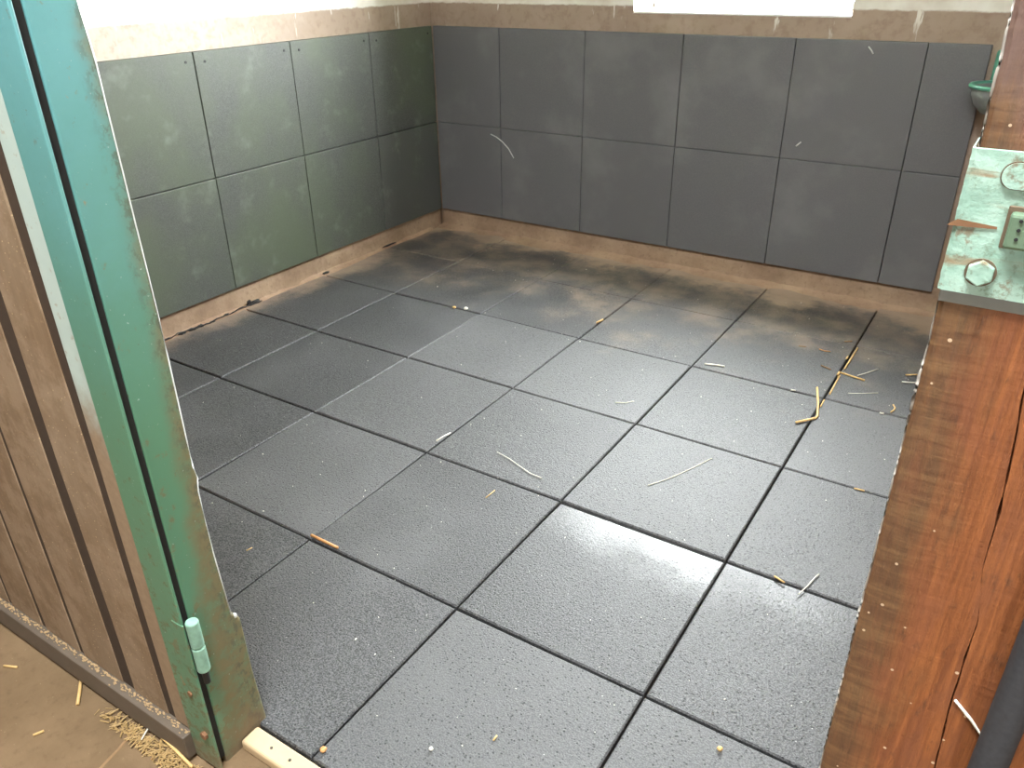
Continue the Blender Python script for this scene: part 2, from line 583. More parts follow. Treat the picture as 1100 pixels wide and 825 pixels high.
w3 = struct(link_mesh('added_roof_light', bm, 'window_white'), 'added, unseen roof light brightening the near mats', 'window')
g = bmesh.new()
g.faces.new([g.verts.new(p) for p in ((ADDED_RL[0]+.03, ADDED_RL[2]+.03, 3.38), (ADDED_RL[1]-.03, ADDED_RL[2]+.03, 3.38), (ADDED_RL[1]-.03, ADDED_RL[3]-.03, 3.38), (ADDED_RL[0]+.03, ADDED_RL[3]-.03, 3.38))])
link_mesh('pane', g, 'glass', w3)
# meadow outside
struct(boxobj('ground', (-40, 40, 2.92, 60, -.4, -.16), 'grass'), 'grass outside the stable', 'ground')


# mortar kerbs at the foot of the walls
def kerb(name, a, b, along, label):
    bm = bmesh.new()
    n = 90
    rows = []
    for i in range(n+1):
        s = a + (b-a)*i/n
        j = mnoise.noise(Vector((s*7, 3.1 if along == 'y' else 8.7, 0)))*.012 + mnoise.noise(Vector((s*23, 1.7, 0)))*.006
        hz = mnoise.noise(Vector((s*5, 11., 0)))*.004
        prof = [(0, -.03), (0, .125), (.006, .122), (.010, .06+hz), (.014+j*.3, .026+hz), (.021+j*.7, .006+hz*.5), (.026+j*.8, -.004), (.026+j*.8, -.034)]
        if along == 'y':
            rows.append([bm.verts.new((-1.505+p, s, z)) for p, z in prof])
        else:
            rows.append([bm.verts.new((s, 2.59-p, z)) for p, z in prof])
    for A, B in zip(rows, rows[1:]):
        for k in range(len(A)-1):
            bm.faces.new((A[k], A[k+1], B[k+1], B[k]))
    bm.faces.new(rows[0]); bm.faces.new(rows[-1][::-1])
    return struct(link_mesh(name, bm, 'kerb_mortar', None, True), label, 'kerb')


kerb('baseboard_left', -.49, 2.585, 'y', 'brown mortar kerb along the left wall')
kerb('baseboard_back', -1.50, 1.515, 'x', 'brown mortar kerb along the back wall')

# brown stall dirt drifted against the kerbs, thinning out over the mats
def drift(a, b, along, wmin, wvar, seed, label):
    bm = bmesh.new()
    n = 160; m = 9
    rows = []
    for i in range(n+1):
        s = a + (b-a)*i/n
        w = wmin + wvar*max(0, .45 + 1.0*mnoise.noise(Vector((s*2.6, seed, 0))) + .35*mnoise.noise(Vector((s*9, seed, 2))))
        row = []
        for k in range(m+1):
            u = k/m
            d = .016 + w*u
            z = .013*(1-u)**1.7 + .0035*(1-u) - .0005 + mnoise.noise(Vector((s*22, d*22, seed)))*.0028*(1-.3*u)
            if k == m: z = -.006
            row.append(bm.verts.new((-1.505+d, s, z) if along == 'y' else (s, 2.59-d, z)))
        rows.append(row)
    for A, B in zip(rows, rows[1:]):
        for k in range(m):
            bm.faces.new((A[k], A[k+1], B[k+1], B[k]))
    return tag(link_mesh('dirt_drift', bm, 'drift_dirt', None, True), label, 'dirt', None, 'stuff')


drift(-1.48, 1.5, 'x', .03, .10, 4.2, 'brown dirt drifted along the foot of the back wall')
drift(.3, 2.46, 'y', .016, .050, 7.9, 'brown dirt drifted along the foot of the left wall')

# black lumps standing in for ragged gaps in the left kerb's mortar
kl = bpy.data.objects['baseboard_left']
for px, sx_, sz_ in (((268, 326), .014, .016), (((273, 324)), .03, .006), ((216, 351), .016, .011), ((227, 346.5), .018, .006), ((210, 353), .03, .006), ((243, 338), .012, .004), ((350, 293), .022, .005), ((196, 358), .02, .004), ((418, 263), .05, .003)):
    p = at(px, 0, -1.470)
    bm = bmesh.new()
    bmesh.ops.create_icosphere(bm, subdivisions=3, radius=1)
    for v in bm.verts:
        k = 1 + .55*mnoise.noise(v.co*2.1 + Vector((px[0], px[1], 0)))
        v.co = Vector((p.x + v.co.x*.008*k, p.y + v.co.y*sx_*k, p.z + v.co.z*sz_*k))
    link_mesh('dark_mortar_gap', bm, 'screw_dark', kl, True)
# open crack between kerb and mats
cpx = [(172, 367), (184, 362.5), (193, 357), (203, 354.5), (214, 350), (224, 347.5), (236, 341), (247, 337.5), (258, 331), (270, 327.5), (285, 321.5)]
bm = bmesh.new()
cq = []
for (ax, ay), (bx_, by) in zip(cpx, cpx[1:]):
    for k in range(4):
        u = k/4
        p = at((ax+(bx_-ax)*u, ay+(by-ay)*u), 0, -1.462)
        p.z += mnoise.noise(Vector((p.y*60, 0, 3)))*.004
        cq.append(p)
tube(bm, cq, [.0012 + .0045*max(0, .3+mnoise.noise(Vector((p.y*25, 4, 0)))) for p in cq], 6)
link_mesh('kerb_crack', bm, 'screw_dark', kl, True)

# ------------------------------------------------------------------ rubber floor tiles
CX = [-1.472, -1.0, -.5, 0, .5, 1.0, 1.478]
RY = [YM, 0, .5164, 1.0328, 1.5492, 2.0656, 2.556]
GAPX = {1: .0012, 2: .0012, 3: .0015, 4: .0026, 5: .0030}       # half widths of the joints
GAPY = {1: .0042, 2: .0040, 3: .0032, 4: .0028, 5: .0020}


def tile(i, j):
    x0, x1, y0, y1 = CX[i], CX[i+1], RY[j], RY[j+1]
    if i > 0: x0 += GAPX[i]
    if i < 5: x1 -= GAPX[i+1]
    if j > 0: y0 += GAPY[j]
    if j < 5: y1 -= GAPY[j+1]
    r = random.Random(i*17+j*5+3)
    dx0, dx1, dy0, dy1 = [r.uniform(-.0012, .0012) for _ in range(4)]
    # heights: the column along the left wall stands a little proud of its neighbours
    h = {0: .0035, 1: .0002, 2: .0014 if j in (0, 2, 3) else 0}.get(i, 0) + r.uniform(-.0007, .0007)
    if i == 1 and j in (1, 4): h += .0022
    tx, ty = r.uniform(-.001, .001), r.uniform(-.002, .002)
    curl = .0
    if (i, j) == (4, 1): curl = 1.0
    if (i, j) == (5, 1): curl = .55
    bm = bmesh.new()
    N = 14
    us = [0, .007] + [k/N for k in range(1, N)] + [.993, 1]
    grid = []
    for b, v in enumerate(us):
        row = []
        for a, u in enumerate(us):
            x = x0 + (x1-x0)*u + (dx0*(1-v) + dx1*v)*(1 if 0 < i < 5 else .3)
            y = y0 + (y1-y0)*v + (dy0*(1-u) + dy1*u)*.6
            z = h + tx*(u-.5) + ty*(v-.5)
            z += mnoise.noise(Vector((x*4, y*4, i*3+j*7.3)))*.0012
            # edges of a tile bend down softly towards its back joint
            e = max(0, (v-.62)/.38)
            z -= curl*.0045*e*e
            if a in (0, len(us)-1) or b in (0, len(us)-1): z -= .0035
            row.append(bm.verts.new((x, y, z)))
        grid.append(row)
    n = len(us)
    for b in range(n-1):
        for a in range(n-1):
            bm.faces.new((grid[b][a], grid[b][a+1], grid[b+1][a+1], grid[b+1][a]))
    rim = [grid[0][a] for a in range(n)] + [grid[b][n-1] for b in range(1, n)] + \
          [grid[n-1][a] for a in range(n-2, -1, -1)] + [grid[b][0] for b in range(n-2, 0, -1)]
    bot = [bm.verts.new((v.co.x, v.co.y, -.036)) for v in rim]
    L = len(rim)
    for k in range(L):
        bm.faces.new((rim[k], bot[k], bot[(k+1) % L], rim[(k+1) % L]))
    bm.faces.new(bot)
    o = link_mesh('rubber_tile', bm, 'rubber_floor', floor, True)
    me = o.data
    me.set_sharp_from_angle(angle=math.radians(25))
    o.color = ({(4, 1): .22, (5, 1): .13, (3, 0): .05}.get((i, j), 0.0), .15 if i <= 1 else (1.0 if j < 4 else .5), 0, 1)
    return o


for j in range(6):
    for i in range(6):
        tile(i, j)


# ------------------------------------------------------------------ rubber wall panels
PZ = [.105, .604, 1.101]
LY = [-.49, -.014, .502, 1.018, 1.532, 2.053, 2.557]
BX = [-1.472, -1.045, -.546, -.043, .459, .970, 1.192]


def screw_at(p, axis, parent):
    bm = bmesh.new()
    cyl(bm, p, axis, .0055, .005, 12)
    return link_mesh('screw', bm, 'screw_dark', parent)


for k in range(6):
    for r in range(2):
        q = random.Random(k*3+r)
        g = .0018
        t = q.uniform(-.0015, .0015)
        p = boxobj('rubber_panel', (-1.505, -1.475+t, LY[k]+g, LY[k+1]-g, PZ[r]+.001, PZ[r+1]-.001-(0 if r else .0015)), 'panel_left', wall_left, .0025, 2)
        if r == 1:
            screw_at((-1.4755+t, LY[k]+.05, PZ[2]-.04), (1, 0, 0), p)
            screw_at((-1.4755+t, LY[k+1]-.04, PZ[2]-.035), (1, 0, 0), p)
for k in range(6):
    for r in range(2):
        q = random.Random(k*5+r+40)
        t = q.uniform(-.0015, .0015)
        boxobj('rubber_panel', (BX[k]+.0016, BX[k+1]-.0016, 2.56+t, 2.59, PZ[r]+.001, PZ[r+1]-.001), 'panel_back', wall_back, .0025, 2)


# pale scuffs on the back panels
def scuff(pxs, w):
    bm = bmesh.new()
    P = [at(p, 1, 2.5585) for p in pxs]
    tube(bm, P, w, 6)
    link_mesh('scuff_mark', bm, 'scratch', wall_back, True)


scuff([(527, 144), (533, 147), (540, 152.5), (546.5, 160), (552, 170)], .0030)
scuff([(855, 157), (860.5, 152.5)], .0035)
scuff([(933, 50), (936, 54), (938, 58)], .003)


# ------------------------------------------------------------------ timber threshold
th = thing('threshold_beam', 'pale planed pine beam laid as threshold against the mats', 'beam', (.87, -.52, -.02))
boxobj('beam', (.353, 1.392, -.545, -.5005, -.02, .006), 'pine', th, .006, 3)
for px in ((287, 808), (310, 818), (360, 843)):
    p = at(px, 2, .006)
    bm = bmesh.new(); cyl(bm, (p.x, -.523, .0062), (0, 0, 1), .0032, .0016, 12)
    link_mesh('nail_head', bm, 'nail', th)

# ------------------------------------------------------------------ steel jamb with bent far edge
XJ = .350
edge = [(-.02, -.4725), (.003, -.4725), (.147, -.4795), (.284, -.4800), (.297, -.4855), (.31, -.497), (.40, -.5005), (.463, -.5030), (.60, -.5035), (.625, -.499),
        (.65, -.5025), (.70, -.5025), (.86, -.5005), (.92, -.5005), (1.10, -.5020), (1.29, -.5035), (1.37, -.5085), (2.1, -.525), (3.298, -.53)]
jamb = thing('steel_door_jamb', 'turquoise painted steel door jamb with rusty edge beside open stable door', 'door jamb', (.31, -.54, -.02))
bm = bmesh.new()
rows = []
BV = .004
for z, ye in edge:
    yn = -.581 - (.0 if z < 1.4 else .0)
    sec = [(.307, ye), (XJ-BV, ye), (XJ-BV*.3, ye-BV*.3), (XJ, ye-BV), (XJ, yn+BV), (XJ-BV*.3, yn+BV*.3), (XJ-BV, yn), (.307, yn)]
    rows.append([bm.verts.new((x, y, z)) for x, y in sec])
for A, B in zip(rows, rows[1:]):
    for k in range(8):
        bm.faces.new((A[k], A[(k+1) % 8], B[(k+1) % 8], B[k]))
bm.faces.new(rows[0]); bm.faces.new(rows[-1][::-1])
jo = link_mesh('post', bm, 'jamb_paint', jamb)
# bright line painting the window light caught by the jamb's edge
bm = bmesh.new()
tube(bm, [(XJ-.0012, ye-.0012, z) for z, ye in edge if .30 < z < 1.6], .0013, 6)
link_mesh('worn_or_lit_arris', bm, 'worn_or_lit_edge', jamb, True)
# bare chip on the step of the edge
bm = bmesh.new()
bmesh.ops.create_icosphere(bm, subdivisions=2, radius=1)
for v in bm.verts:
    v.co = Vector((XJ-.004 + v.co.x*.006, -.490 + v.co.y*.005, .298 + v.co.z*.006))*1.0
link_mesh('bare_chip', bm, 'worn_or_lit_edge', jamb, True)

# ------------------------------------------------------------------ open stable door
door = thing('stable_door', 'open stable door of dusty brown boards in green steel frame', 'door', (-.15, -.6, -.012))
YD = -.606                                                     # front of the frame
XD = .3655
bm = bmesh.new()                                               # angle iron: thin front leg, web running back
box(bm, .289, XD, YD, -.600, -.012, 2.05, .002)
box(bm, .2895, .2965, -.6005, -.548, -.012, 2.05)
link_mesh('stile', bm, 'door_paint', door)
boxobj('gap_shade_strip', (.3075, .3485, -.5975, -.5815, .0, 2.05), 'dark_gap', jamb)  # dark strip added to paint the shade inside the hinge gap
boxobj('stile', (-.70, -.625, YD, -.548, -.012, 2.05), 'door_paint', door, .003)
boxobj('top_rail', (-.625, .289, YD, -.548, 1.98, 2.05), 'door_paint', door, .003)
boxobj('frame_lip', (.240, .2885, -.602, -.552, .055, 1.98), 'lip_paint', door, .002)
# bottom rail: a channel with a narrow ledge for the boards
bm = bmesh.new()
box(bm, -.625, .2885, -.6235, -.548, -.012, .052, .003)
rail = link_mesh('bottom_rail', bm, 'rail_steel', door)
boxobj('backing', (-.625, .2885, -.556, -.548, .052, 1.98), 'groove_shade_brown', door)
bounds = [(.098, .213), (-.083, .058), (-.232, -.098), (-.380, -.247), (-.528, -.394), (-.622, -.542)]
for k, (a, b) in enumerate(bounds):
    bm = bmesh.new()
    n = 30
    rr = random.Random(k+2)
    A, B, C, D = [], [], [], []
    rows = []
    for i in range(n+1):
        z = .053 + (1.975-.053)*i/n
        wv = mnoise.noise(Vector((z*2.3, k*4.1, 0)))*.0045 + mnoise.noise(Vector((z*9, k*4.1, 5)))*.0012
        wv2 = mnoise.noise(Vector((z*2.3, k*4.1, 9)))*.0045 + mnoise.noise(Vector((z*9, k*4.1, 15)))*.0012
        lean = (.45-z)*.010
        x0, x1 = a + wv + lean*.8, b + wv2 + lean*.8
        ch = .0022
        rows.append([bm.verts.new(p) for p in ((x0, -.557, z), (x0+.001, -.595, z), (x0+ch, -.601, z), (x1-ch, -.601, z), (x1-.001, -.595, z), (x1, -.557, z))])
    for R0, R1 in zip(rows, rows[1:]):
        for q in range(6):
            bm.faces.new((R0[q], R0[(q+1) % 6], R1[(q+1) % 6], R1[q]))
    bm.faces.new(rows[0]); bm.faces.new(rows[-1][::-1])
    link_mesh('board', bm, 'boards', door)
# dark strips painting the shade in the grooves between the boards
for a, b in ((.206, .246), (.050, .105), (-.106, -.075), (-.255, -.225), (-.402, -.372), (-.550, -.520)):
    boxobj('groove_shade', (a, b, -.5985, -.562, .053, 1.975), 'groove_shade_brown', door)
# hinge at the jamb
hc = (.379, -.593)
bm = bmesh.new()
box(bm, .340, .372, -.6075, -.604, .275, .380, .001)
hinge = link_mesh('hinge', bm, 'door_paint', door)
for z0, z1 in ((.268, .326), (.328, .386)):
    bm = bmesh.new(); cyl(bm, (hc[0], hc[1], (z0+z1)/2), (0, 0, 1), .0118, z1-z0, 24, .003)
    link_mesh('knuckle', bm, 'worn_mint', hinge, False)
bm = bmesh.new(); cyl(bm, (hc[0], hc[1], .256), (0, 0, 1), .006, .04, 16, .001)
link_mesh('hinge_pin', bm, 'screw_dark', hinge)
# bolt heads on the foot of the stile
bm = bmesh.new(); cyl(bm, (.345, YD-.003, .085), (0, 1, 0), .009, .008, 6, .001)
link_mesh('bolt', bm, 'rust', door)
bm = bmesh.new(); cyl(bm, (.332, YD-.001, .19), (0, 1, 0), .006, .004, 10)
link_mesh('bolt', bm, 'rust', door)

# ------------------------------------------------------------------ right wooden post with latch plate
YP = -.600
post = thing('door_post', 'red-brown cracked timber door post carrying a mint latch plate', 'post', (1.48, -.53, -.02))
crack_px = [(1098, 431), (1086.6, 492.7), (1071, 559.7), (1055.7, 608.6), (1052, 650), (1050.6, 667.8), (1037.7, 703.9), (1019.7, 760.5), (1004, 825)]
crack = [at(p, 1, YP) for p in crack_px]
crack = [(c.z, c.x) for c in crack]
crack = [(3.4, 1.43), (1.25, 1.447)] + crack + [(.55, 1.492), (-.1, 1.50)]
cw = {0: 0, 1: .0006, 2: .0016, 3: .0018, 4: .0020, 5: .0004, 6: 0, 7: .0008, 8: .0016, 9: .0018, 10: .0014, 11: .001, 12: 0}


def crack_at(z):
    for k in range(len(crack)-1):
        z0, x0 = crack[k]; z1, x1 = crack[k+1]
        if z1 <= z <= z0:
            t = (z0-z)/(z0-z1)
            return x0+(x1-x0)*t, cw[k]+(cw[k+1]-cw[k])*t
    return crack[-1][1], 0


bm = bmesh.new()
rows = []
XP0, XP1, YPB = 1.3945, 1.565, -.455
NZ = 520
for i in range(NZ+1):
    z = -.02 + (3.298+.02)*i/NZ
    xc, w = crack_at(z)
    w = max(0, .55*w*(.75+.7*mnoise.noise(Vector((z*60, 0, 4)))))
    xc += mnoise.noise(Vector((z*45, 2, 1)))*.0005
    jag = mnoise.noise(Vector((z*28, 5, 0)))*.0011 + mnoise.noise(Vector((z*90, 5, 0)))*.0006
    lean = .0
    e0 = XP0 + jag + lean
    sec = [(e0+.001, YPB), (e0, YP+.007), (e0+.0012, YP+.0024), (e0+.004, YP+.0004)]
    for u in (.2, .4, .6, .8):
        xx = e0+.004 + (xc-.004-e0-.004)*u
        sec.append((xx, YP + mnoise.noise(Vector((xx*90, z*6, 0)))*.0005))
    sec += [(xc-.004, YP), (xc-w, YP+.0002), (xc, YP + min(.012, w*6)), (xc+w, YP+.0002), (xc+.004, YP)]
    for u in (.3, .6):
        xx = xc+.004 + (XP1-.004-xc-.004)*u
        sec.append((xx, YP + mnoise.noise(Vector((xx*90, z*6, 0)))*.0005))
    sec += [(XP1-.004, YP), (XP1, YP+.004), (XP1, YPB)]
    rows.append([bm.verts.new((x, y, z)) for x, y in sec])
L = len(rows[0])
for A, B in zip(rows, rows[1:]):
    for k in range(L):
        bm.faces.new((A[k], A[(k+1) % L], B[(k+1) % L], B[k]))
bm.faces.new(rows[0]); bm.faces.new(rows[-1][::-1])
link_mesh('timber', bm, 'post', post)
bm = bmesh.new()                                               # splintered pale fibres along the arris
ap = []
for i in range(260):
    z = .30 + 1.3*i/259
    jg = mnoise.noise(Vector((z*28, 5, 0)))*.0011 + mnoise.noise(Vector((z*90, 5, 0)))*.0006
    ap.append((XP0 + jg + .0004, YP + .0045, z))
tube(bm, ap, [.0007 + .0011*max(0, mnoise.noise(Vector((p[2]*19, 1, 7)))+.25) for p in ap], 6)
link_mesh('worn_or_lit_arris', bm, 'worn_wood', post, True)

# latch plate: corners read from the photo on the post's front face
pl = [at(p, 1, YP-.004) for p in ((1052.5, 157), (1010.5, 312))]
PX0 = XP0 - .0005
ZT, ZB = 1.3005, 1.2115
bm = bmesh.new()
n = 26
rows = []
for i in range(n+1):
    z = ZB + (ZT-ZB)*i/n
    j = mnoise.noise(Vector((z*150, 0, 2)))*.0007
    x0 = PX0 + j
    rows.append([bm.verts.new(p) for p in ((x0-.0015, YP+.03, z), (x0-.0015, YP-.003, z), (x0+.001, YP-.005, z), (1.43, YP-.005+mnoise.noise(Vector((z*40, 1, 2)))*.0006, z), (1.486, YP-.005, z), (1.487, YP+.0005, z))])
for A, B in zip(rows, rows[1:]):
    for k in range(5):
        bm.faces.new((A[k], A[k+1], B[k+1], B[k]))
for R_ in (rows[0], rows[-1]):
    vs2 = [bm.verts.new(v.co + Vector((0.001 if k < 2 else 0, .004, 0))) for k, v in enumerate(R_)]
    for k in range(5):
        bm.faces.new((R_[k], R_[k+1], vs2[k+1], vs2[k]))
plate = link_mesh('latch_plate', bm, 'mint', post)
# weathered strip of old primer under the plate
boxobj('primer_strip', (PX0+.0005, 1.486, YP-.0012, YP+.002, ZB-.009, ZB-.001), 'primer_grey', post, .0004, 1)
pc = at((1053, 293), 1, YP-.006)
bm = bmesh.new(); cyl(bm, (pc.x, YP-.0068, pc.z), (0, 1, 0), .0083, .0045, 6, .0008)
link_mesh('hex_bolt', bm, 'mint', plate)
bm = bmesh.new(); cyl(bm, (pc.x, YP-.0052, pc.z), (0, 1, 0), .0090, .0012, 24)
link_mesh('washer', bm, 'rust_dark', plate)
# raised oval boss
ps = at((1081, 188), 1, YP-.006)


def stadium(bm, cx, cz, hw, hh, y0, y1):
    pts = []
    for k in range(13):
        a = math.pi/2 + math.pi*k/12
        pts.append((cx-hw+hh + hh*math.cos(a), cz + hh*math.sin(a)))
    for k in range(13):
        a = -math.pi/2 + math.pi*k/12
        pts.append((cx+hw-hh + hh*math.cos(a), cz + hh*math.sin(a)))
    A = [bm.verts.new((x, y0, z)) for x, z in pts]
    B = [bm.verts.new((x, y1, z)) for x, z in pts]
    bm.faces.new(A); bm.faces.new(B[::-1])
    for k in range(len(A)):
        bm.faces.new((A[k], A[(k+1) % len(A)], B[(k+1) % len(A)], B[k]))


bm = bmesh.new(); stadium(bm, ps.x+.016, ps.z, .0190, .0083, YP-.0058, YP-.004)
link_mesh('slot_rim', bm, 'rust_dark', plate)
bm = bmesh.new(); stadium(bm, ps.x+.016, ps.z, .0182, .0076, YP-.0072, YP-.004)
link_mesh('slot_boss', bm, 'mint', plate)
# rusty seam with torn tab on the arris
s0 = at((1024, 238), 1, YP-.0055); s1 = at((1071, 245), 1, YP-.0055)
bm = bmesh.new()
v = [bm.verts.new(p) for p in ((s0.x-.0035, YP-.0035, s0.z-.003), (s0.x+.002, YP-.0062, s0.z+.0022), (s0.x+.002, YP-.0062, s0.z-.0022), (s1.x, YP-.0056, s1.z+.0007), (s1.x, YP-.0056, s1.z-.0008),
                             (s0.x+.002, YP-.003, s0.z), (s1.x, YP-.004, s1.z))]
bmesh.ops.convex_hull(bm, input=bm.verts[:])
link_mesh('torn_seam', bm, 'rust', plate)
# latch keeper
k0 = at((1074, 266), 1, YP-.01); k1 = at((1083, 228), 1, YP-.01)
bm = bmesh.new()
box(bm, k0.x+.001, 1.47, YP-.013, YP-.004, k0.z, k1.z, .002)
keeper = link_mesh('latch_keeper', bm, 'keeper_green', plate)
boxobj('keeper_rim', (k0.x-.001, 1.472, YP-.0058, YP-.004, k0.z-.0015, k1.z+.003), 'rust_dark', plate, .0006, 1)
for a in range(6):
    for b in range(3):
        bm = bmesh.new()
        cyl(bm, (k0.x+.007+a*.0055, YP-.0132, k0.z+.007+b*.0055), (0, 1, 0), .0011, .001, 8)
        link_mesh('stud', bm, 'dark_gap', plate)

# ------------------------------------------------------------------ black hose on the post, with a thread of twine behind it
bm = bmesh.new()
hp = []
for i in range(41):
    z = 2.0 - i*(2.0+.0)/40
    hp.append((1.507 + .004*math.sin(z*2.1), YP-.0145 - .0015*math.sin(z*5), z-.006))
tube(bm, hp, .0125, 20)
hose = tag(link_mesh('rubber_hose', bm, 'hose_black', None, True), 'black rubber hose hanging down the face of the timber post', 'hose')
bm = bmesh.new()
tp = [at(p, 1, YP-.0009) for p in ((1026, 752), (1034, 762), (1043, 773), (1054, 790), (1063, 803), (1072, 815), (1080, 826))]
tube(bm, tp, [.0011, .0013, .0014, .0009, .0008, .0009, .0008], 8)
tag(link_mesh('twine', bm, 'straw_pale', None, True), 'short pale thread of twine stuck behind the black hose', 'twine')

# ------------------------------------------------------------------ cast drinking bowl in the far corner
BC = Vector((1.285, 2.455, .965))
bowl = thing('drinking_bowl', 'green cast iron drinking bowl mounted low on back wall', 'drinking bowl', (BC.x, 2.59, BC.z))
prof_o = [(.135, .0), (.139, .006), (.135, .012), (.128, .008), (.120, -.02), (.104, -.06), (.075, -.088), (.0, -.098)]


def lathe(bm, prof, c, seg=32, sx=1.0, sy_=1.0):
    rings = []
    for r, z in prof:
        if r < 1e-4:
            rings.append([bm.verts.new((c.x, c.y, c.z+z))])
        else:
            rings.append([bm.verts.new((c.x+r*sx*math.cos(2*math.pi*k/seg), c.y+r*sy_*math.sin(2*math.pi*k/seg), c.z+z)) for k in range(seg)])
    for A, B in zip(rings, rings[1:]):
        for k in range(seg):
            k2 = (k+1) % seg
            if len(B) == 1: bm.faces.new((A[k], A[k2], B[0]))
            elif len(A) == 1: bm.faces.new((A[0], B[k2], B[k]))
            else: bm.faces.new((A[k], A[k2], B[k2], B[k]))


bm = bmesh.new()
lathe(bm, [(.0, -.085), (.06, -.078), (.094, -.055), (.112, -.02), (.122, .006), (.128, .008), (.120, -.03), (.104, -.064), (.075, -.092), (.0, -.100)], BC, 36, 1, .92)
shell = link_mesh('bowl', bm, 'bowl_iron', bowl, True)
bm = bmesh.new()
lathe(bm, [(.120, .003), (.124, .010), (.131, .012), (.136, .006), (.134, -.002), (.127, -.004), (.120, .003)], BC, 36, 1, .92)
link_mesh('rim', bm, 'bowl_green', shell, True)
boxobj('back_plate', (BC.x-.075, BC.x+.075, 2.556, 2.59, BC.z-.05, BC.z+.12), 'bowl_green', bowl, .012, 3)
boxobj('arm', (BC.x-.06, BC.x+.06, 2.53, 2.562, BC.z-.05, BC.z+.03), 'bowl_iron', bowl, .006, 2)
boxobj('nose_paddle', (BC.x-.04, BC.x+.04, 2.44, 2.535, BC.z+.008, BC.z+.02), 'bowl_green', bowl, .004, 2)
bm = bmesh.new(); cyl(bm, (BC.x, 2.545, BC.z+.075), (0, 1, 0), .02, .05, 20, .003)
link_mesh('valve', bm, 'valve_brass', bowl)


# ------------------------------------------------------------------ straw
def stalk(pxs, wpx, mat, label, group, z=0.0, name='straw_stalk'):
    bm = bmesh.new()
    P = [at(p, 2, z) for p in pxs]
    d = (P[0]-CAM).length
    r = max(.0008, wpx*.85*d/FPX/2)
    P = [Vector((p.x, p.y, z + r*.9)) for p in P]
    tube(bm, P, r, 6)
    return tag(link_mesh(name, bm, mat, None, True), label, 'straw', group)


